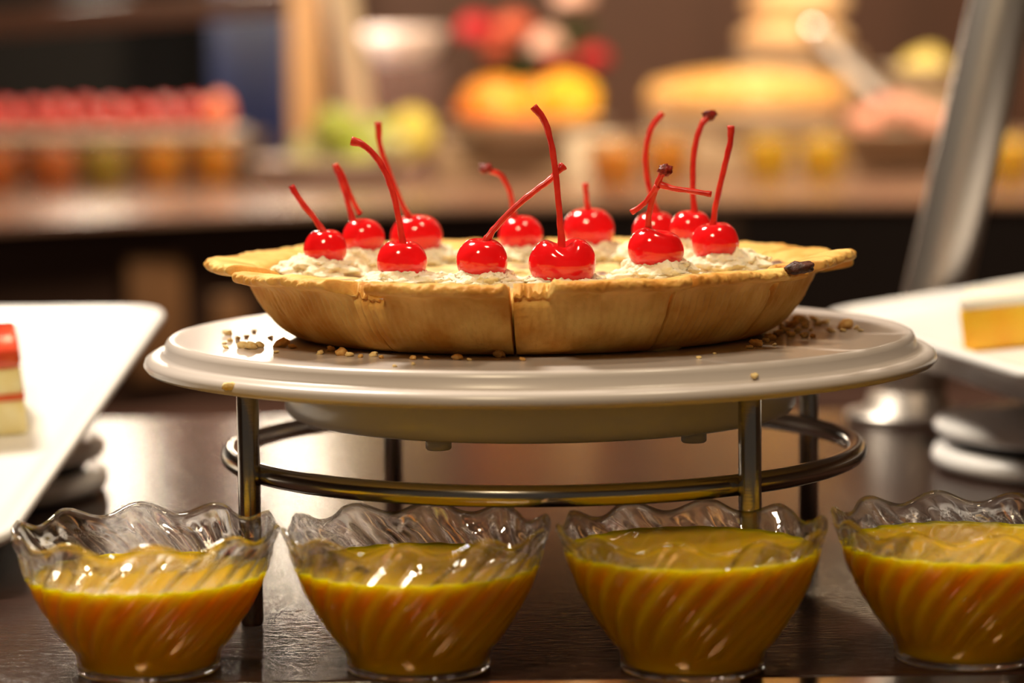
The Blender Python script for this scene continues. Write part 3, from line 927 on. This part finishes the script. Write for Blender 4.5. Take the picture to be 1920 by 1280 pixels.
# far pie on white dish
M['farpie'] = mat('far_pie_top', (.74, .36, .07), rough=.5, var=(.92, .62, .26), vscale=40, sss=.2, ssss=.01)
pp = atY(1402, 232, 4.02)
t = thing('pie_dish', 'white round dish under the far golden pie', 'dish', (pp[0], 4.04, zr1))
add('dish_body', lathe('dish_body', [(0, 0), (.168, 0), (.178, .006), (.186, .040), (.190, .046), (.183, .046), (.172, .012), (0, .010)], 64), M['dish_w'], t)
t = thing('golden_pie', 'golden crumble pie with browned domed edge in the far dish', 'pie', (pp[0], 4.04, zr1 + .010))
V = []; prof = [(0, .0), (.165, .0), (.176, .034), (.184, .044), (.190, .060), (.186, .078), (.172, .090), (.150, .094), (.08, .092), (0, .092)]
pm = lathe('pie_crust', prof, 96)
for v in pm.vertices:
    if v.co.z > .05: v.co *= 1 + .035 * noise.noise(v.co * 60)
add('pie_crust', pm, M['farpie'], t)
tm = blob('crumble', .15, .15, .022, .12, 6, 3, 4, oct2=.12); add('crumble_top', tm, M['farpie'], t, loc=(0, 0, .088))

# bread tower in warm light behind the pie
M['bread'] = mat('pale_bread', (.90, .58, .30), rough=.6, var=(.95, .72, .45), vscale=12)
p = atY(1492, 100, 4.42)
below = o = add('bread_plinth', box('bread_plinth', .24, .2, p[2] - .0, .006), M['riser'], loc=(p[0], 4.42, 0)); tag(o, 'tall taupe plinth under the bread loaves', 'plinth')
for i, w in enumerate((106, 100, 92)):
    s = (4.42 + CD) / CF
    o = add('bread_loaf', blob('bread_loaf', w * s, w * s * .7, .034, .1, 1.4, i * 5.1, 3), M['bread'], loc=(p[0] + .004 * i, 4.42, p[2] + .036 + i * .070))
    rest(o, [below]); below = o
    tag(o, ['pale bread loaf lowest in the stack on the plinth', 'pale bread loaf in the middle of the stack on the plinth', 'pale bread loaf on top of the stack on the plinth'][i], 'bread', 'stacked loaves')
s0 = np.array([.765, 4.05, zr1]); s1 = atY(1522, 50, 4.3265)
o = thing('serving_spoon', 'shiny steel serving spoon leaning on the bread loaves behind the far pie', 'spoon', s0)
sd = (s1 - s0) / np.linalg.norm(s1 - s0)
add('handle', tube('handle', [sd * .012, sd * .08, s1 - s0 - sd * .025], .012, 14), mat('spoon_steel', (.90, .87, .83), .5, metal=1), o)
sb = add('bowl', blob('bowl', .012, .024, .040, .05, 1, 1, 3), mat('polished_spoon', (.85, .82, .78), .06, metal=1), o, loc=s1 - s0)
sb.rotation_euler = Vector(sd).to_track_quat('Z', 'Y').to_euler()

# lemon, ham dish, bowl, flowers
lemon_o = fruit(1735, 108, 4.2, 46, 38, mat('lemon', (.72, .60, .16), .4), 'dull yellow lemon in the pale bowl beside the leaning post', 'lemon', 21)
p = atY(1728, 174, 4.2)
pbowl = o = add('pale_bowl', lathe('pale_bowl', [(0, 0), (.04, 0), (.045, .004), (.085, .045), (.088, .050), (.082, .050), (.040, .010), (0, .008)], 40), M['dish_w'], loc=(p[0], 4.2, p[2])); tag(o, 'pale bowl holding the lemon', 'bowl')
rest(lemon_o, [pbowl])
o = add('bowl_plinth', box('bowl_plinth', .12, .12, p[2] - zr1, .004), M['riser'], loc=(p[0], 4.2, zr1)); tag(o, 'small taupe plinth under the pale bowl', 'plinth')
M['ham'] = mat('pink_ham', (.78, .30, .24), rough=.45, var=(.86, .52, .44), vscale=26)
p = atY(1682, 248, 3.9)
hdish = o = add('ham_dish', lathe('ham_dish', [(0, 0), (.085, 0), (.105, .010), (.108, .014), (.080, .010), (0, .008)], 40), M['dish_w'], loc=(p[0], 3.9, zr1)); tag(o, 'shallow pale dish of pink ham by the leaning post', 'dish')
for i, (dx, dy) in enumerate(((-.05, 0), (.05, .0), (.0, -.045), (.0, .045))):
    if i == 0: heap = [hdish]
    hb = blob('ham_slice', .042, .035, .020, .3, 2, i * 2.7, 3)
    o = add('ham_slice', hb, M['ham'], loc=(p[0] + dx, 3.9 + dy, zr1 + .026 + .004 * i)); tag(o, 'folded pink ham slice in the shallow pale dish', 'ham', 'ham slices in the dish'); rest(o, heap, .003); heap.append(o)
p = atY(758, 118, 4.5)
o = add('white_bowl', lathe('white_bowl', [(0, 0), (.05, 0), (.055, .005), (.082, .050), (.086, .068), (.080, .068), (.050, .012), (0, .010)], 40), M['lilac'], loc=(p[0], 4.5, p[2])); tag(o, 'lilac white bowl on a dark plinth beside the cream post', 'bowl')
o = add('dark_plinth', box('dark_plinth', .16, .16, p[2], .004), mat('plinth_brown', (.09, .05, .045), .4), loc=(p[0], 4.5, 0)); tag(o, 'dark brown plinth under the lilac white bowl', 'plinth')

M['rose_r'] = mat('red_rose', (.42, .012, .018), rough=.6); M['rose_p'] = mat('pale_rose', (.78, .50, .42), rough=.6)
M['rose_o'] = mat('coral_rose', (.52, .10, .05), rough=.6); M['leaf'] = mat('dark_leaf', (.05, .065, .02), rough=.5)
M['vase'] = mat('dark_vase', (.06, .03, .025), rough=.3)
vb = atY(1000, 160, 4.55)
t = thing('flower_arrangement', 'dark vase of red, coral and pale roses with dark leaves', 'flowers', (vb[0], 4.55, 0))
add('vase', lathe('vase', [(0, 0), (.05, 0), (.055, .01), (.06, .08), (.045, .15), (.05, .17), (.04, .17), (0, .02)], 32), M['vase'], t)
def rose(px, py, r, m):
    c = atY(px, py, 4.55) - np.array([vb[0], 4.55, 0])
    V = []; F = []
    s = r * (4.55 + CD) / CF
    b_ = add('blossom', blob('blossom', s * .55, s * .55, s * .5, .2, 2, px, 2), m, t, loc=c)
    for i in range(7):
        a = i * 2 * math.pi / 7
        add('petal', blob('petal', s * .5, s * .16, s * .45, .15, 1.5, px + i, 2), m, b_, loc=(.5 * s * math.cos(a), .5 * s * math.sin(a), 0), rot=(-.4, 0, a + math.pi / 2))
    add('flower_stem', tube('flower_stem', [(0, 0, .15), tuple(np.array([c[0] * .5, c[1] * .5, .15 + (c[2] - .15) * .6])), tuple(c)], .004, 8), M['leaf'], t)
for a in ((895, 52, 52, M['rose_r']), (965, 48, 50, M['rose_o']), (1022, 78, 50, M['rose_p']), (1112, 106, 44, M['rose_r']), (1045, 128, 34, M['rose_r']), (930, 88, 40, M['rose_o']), (1075, -10, 50, M['rose_p'])): rose(*a)
for px, py in ((960, 112), (990, 95), (1060, 110), (935, 125), (1010, 130), (1080, 60), (975, 135), (1085, 135)):
    c = atY(px, py, 4.60) - np.array([vb[0], 4.55, 0])
    add('leaf', blob('leaf', .045, .012, .026, .2, 1.3, px, 2), M['leaf'], t, loc=c, rot=(random.uniform(-.5, .5), random.uniform(-.6, .6), random.uniform(-.5, .5)))

# cream-lit steel post of the far guard, wooden pillar, blue screen, canopy
b0 = atZ(690, 330, 0); b1 = atY(640, 0, b0[1])
dv = (b1 - b0) / (b1 - b0)[2]
t = thing('guard_post', 'pale leaning steel tube of the far food guard by the melon heap', 'post', b0)
add('tube', tube('tube', [(0, 0, .002), tuple(dv * .2), tuple(dv * .9)], .030, 28, 5), mat('pale_steel', (.85, .72, .55), .35, metal=.6), t)
add('flange', lathe('flange', [(0, 0), (.05, 0), (.05, .006), (.034, .012), (0, .012)], 32), M['post_steel'], t)
a = atY(545, 0, 5.2); b = atY(602, 0, 5.2)
tag(add('trim_1', box('trim_1', b[0] - a[0], .1, 2.9), mat('tan_wood', (.42, .22, .08), .45, var=(.5, .28, .11), vscale=3, vstretch=(4, 1, .2)), loc=((a[0] + b[0]) / 2, 5.2, FZ)), kind='structure')
a = atY(395, 0, 5.6); b = atY(545, 170, 5.6)
t = thing('wall_screen', 'dark blue panel hung between the black wall and tan pillar', 'panel', ((a[0] + b[0]) / 2, 5.6, FZ))
add('panel_face', box('panel_face', b[0] - a[0], .04, 1.6, z0=.6), mat('blue_panel', (.004, .02, .12), .3), t)
add('panel_stand', box('panel_stand', .06, .06, .62), M['wall_dark'], t)
a = atY(-200, 58, 4.1); b = atY(540, 4, 4.1)
mid = (a + b) / 2
t = thing('canopy_shelf', 'long brown canopy rail hung over the red fruit row', 'rail', mid)
ln = np.linalg.norm(b - a)
add('rail', box('rail', ln, .10, .045, .005, z0=-.022), mat('brown_rail', (.06, .03, .022), .3), t, rot=(0, -math.atan2(b[2] - a[2], b[0] - a[0]), 0))
for s in (-.42, .42):
    q = (b - a) * s
    add('hanger', tube('hanger', [(q[0], 0, q[2]), (q[0], 0, 2.0 - mid[2])], .008, 10, smooth_path=False), M['steel'], t)

# pendant heat lamp over the far counter (its light glints on the near worktop)
M['lampshade'] = mat('copper_shade', (.55, .30, .16), rough=.3, metal=1)
def pendant(x, y, z, power, label):
    t = thing('heat_lamp', label, 'lamp', (x, y, z))
    add('shade', lathe('shade', [(.15, 0), (.152, .004), (.12, .09), (.05, .15), (.03, .19), (0, .19), (0, .185), (.028, .18), (.047, .146), (.115, .088), (.148, 0)], 40), M['lampshade'], t, loc=(0, 0, .085))
    em = bpy.data.materials.new('bulb'); em.use_nodes = True
    b = em.node_tree.nodes['Principled BSDF']
    b.inputs['Emission Color'].default_value = (1, .86, .66, 1); b.inputs['Emission Strength'].default_value = power
    add('bulb', lathe('bulb', [(0, -.01), (.05, .0), (.075, .03), (.07, .06), (.03, .12), (0, .13)], 32), em, t)
    add('cord', tube('cord', [(0, 0, .18), (0, 0, 2.0 - z)], .004, 8, smooth_path=False), M['black'], t)
pendant(-.82, 4.30, .45, 75, 'copper heat lamp hanging over the red fruit')
pendant(-.46, 4.32, .45, 75, 'copper heat lamp hanging over the melon heap')
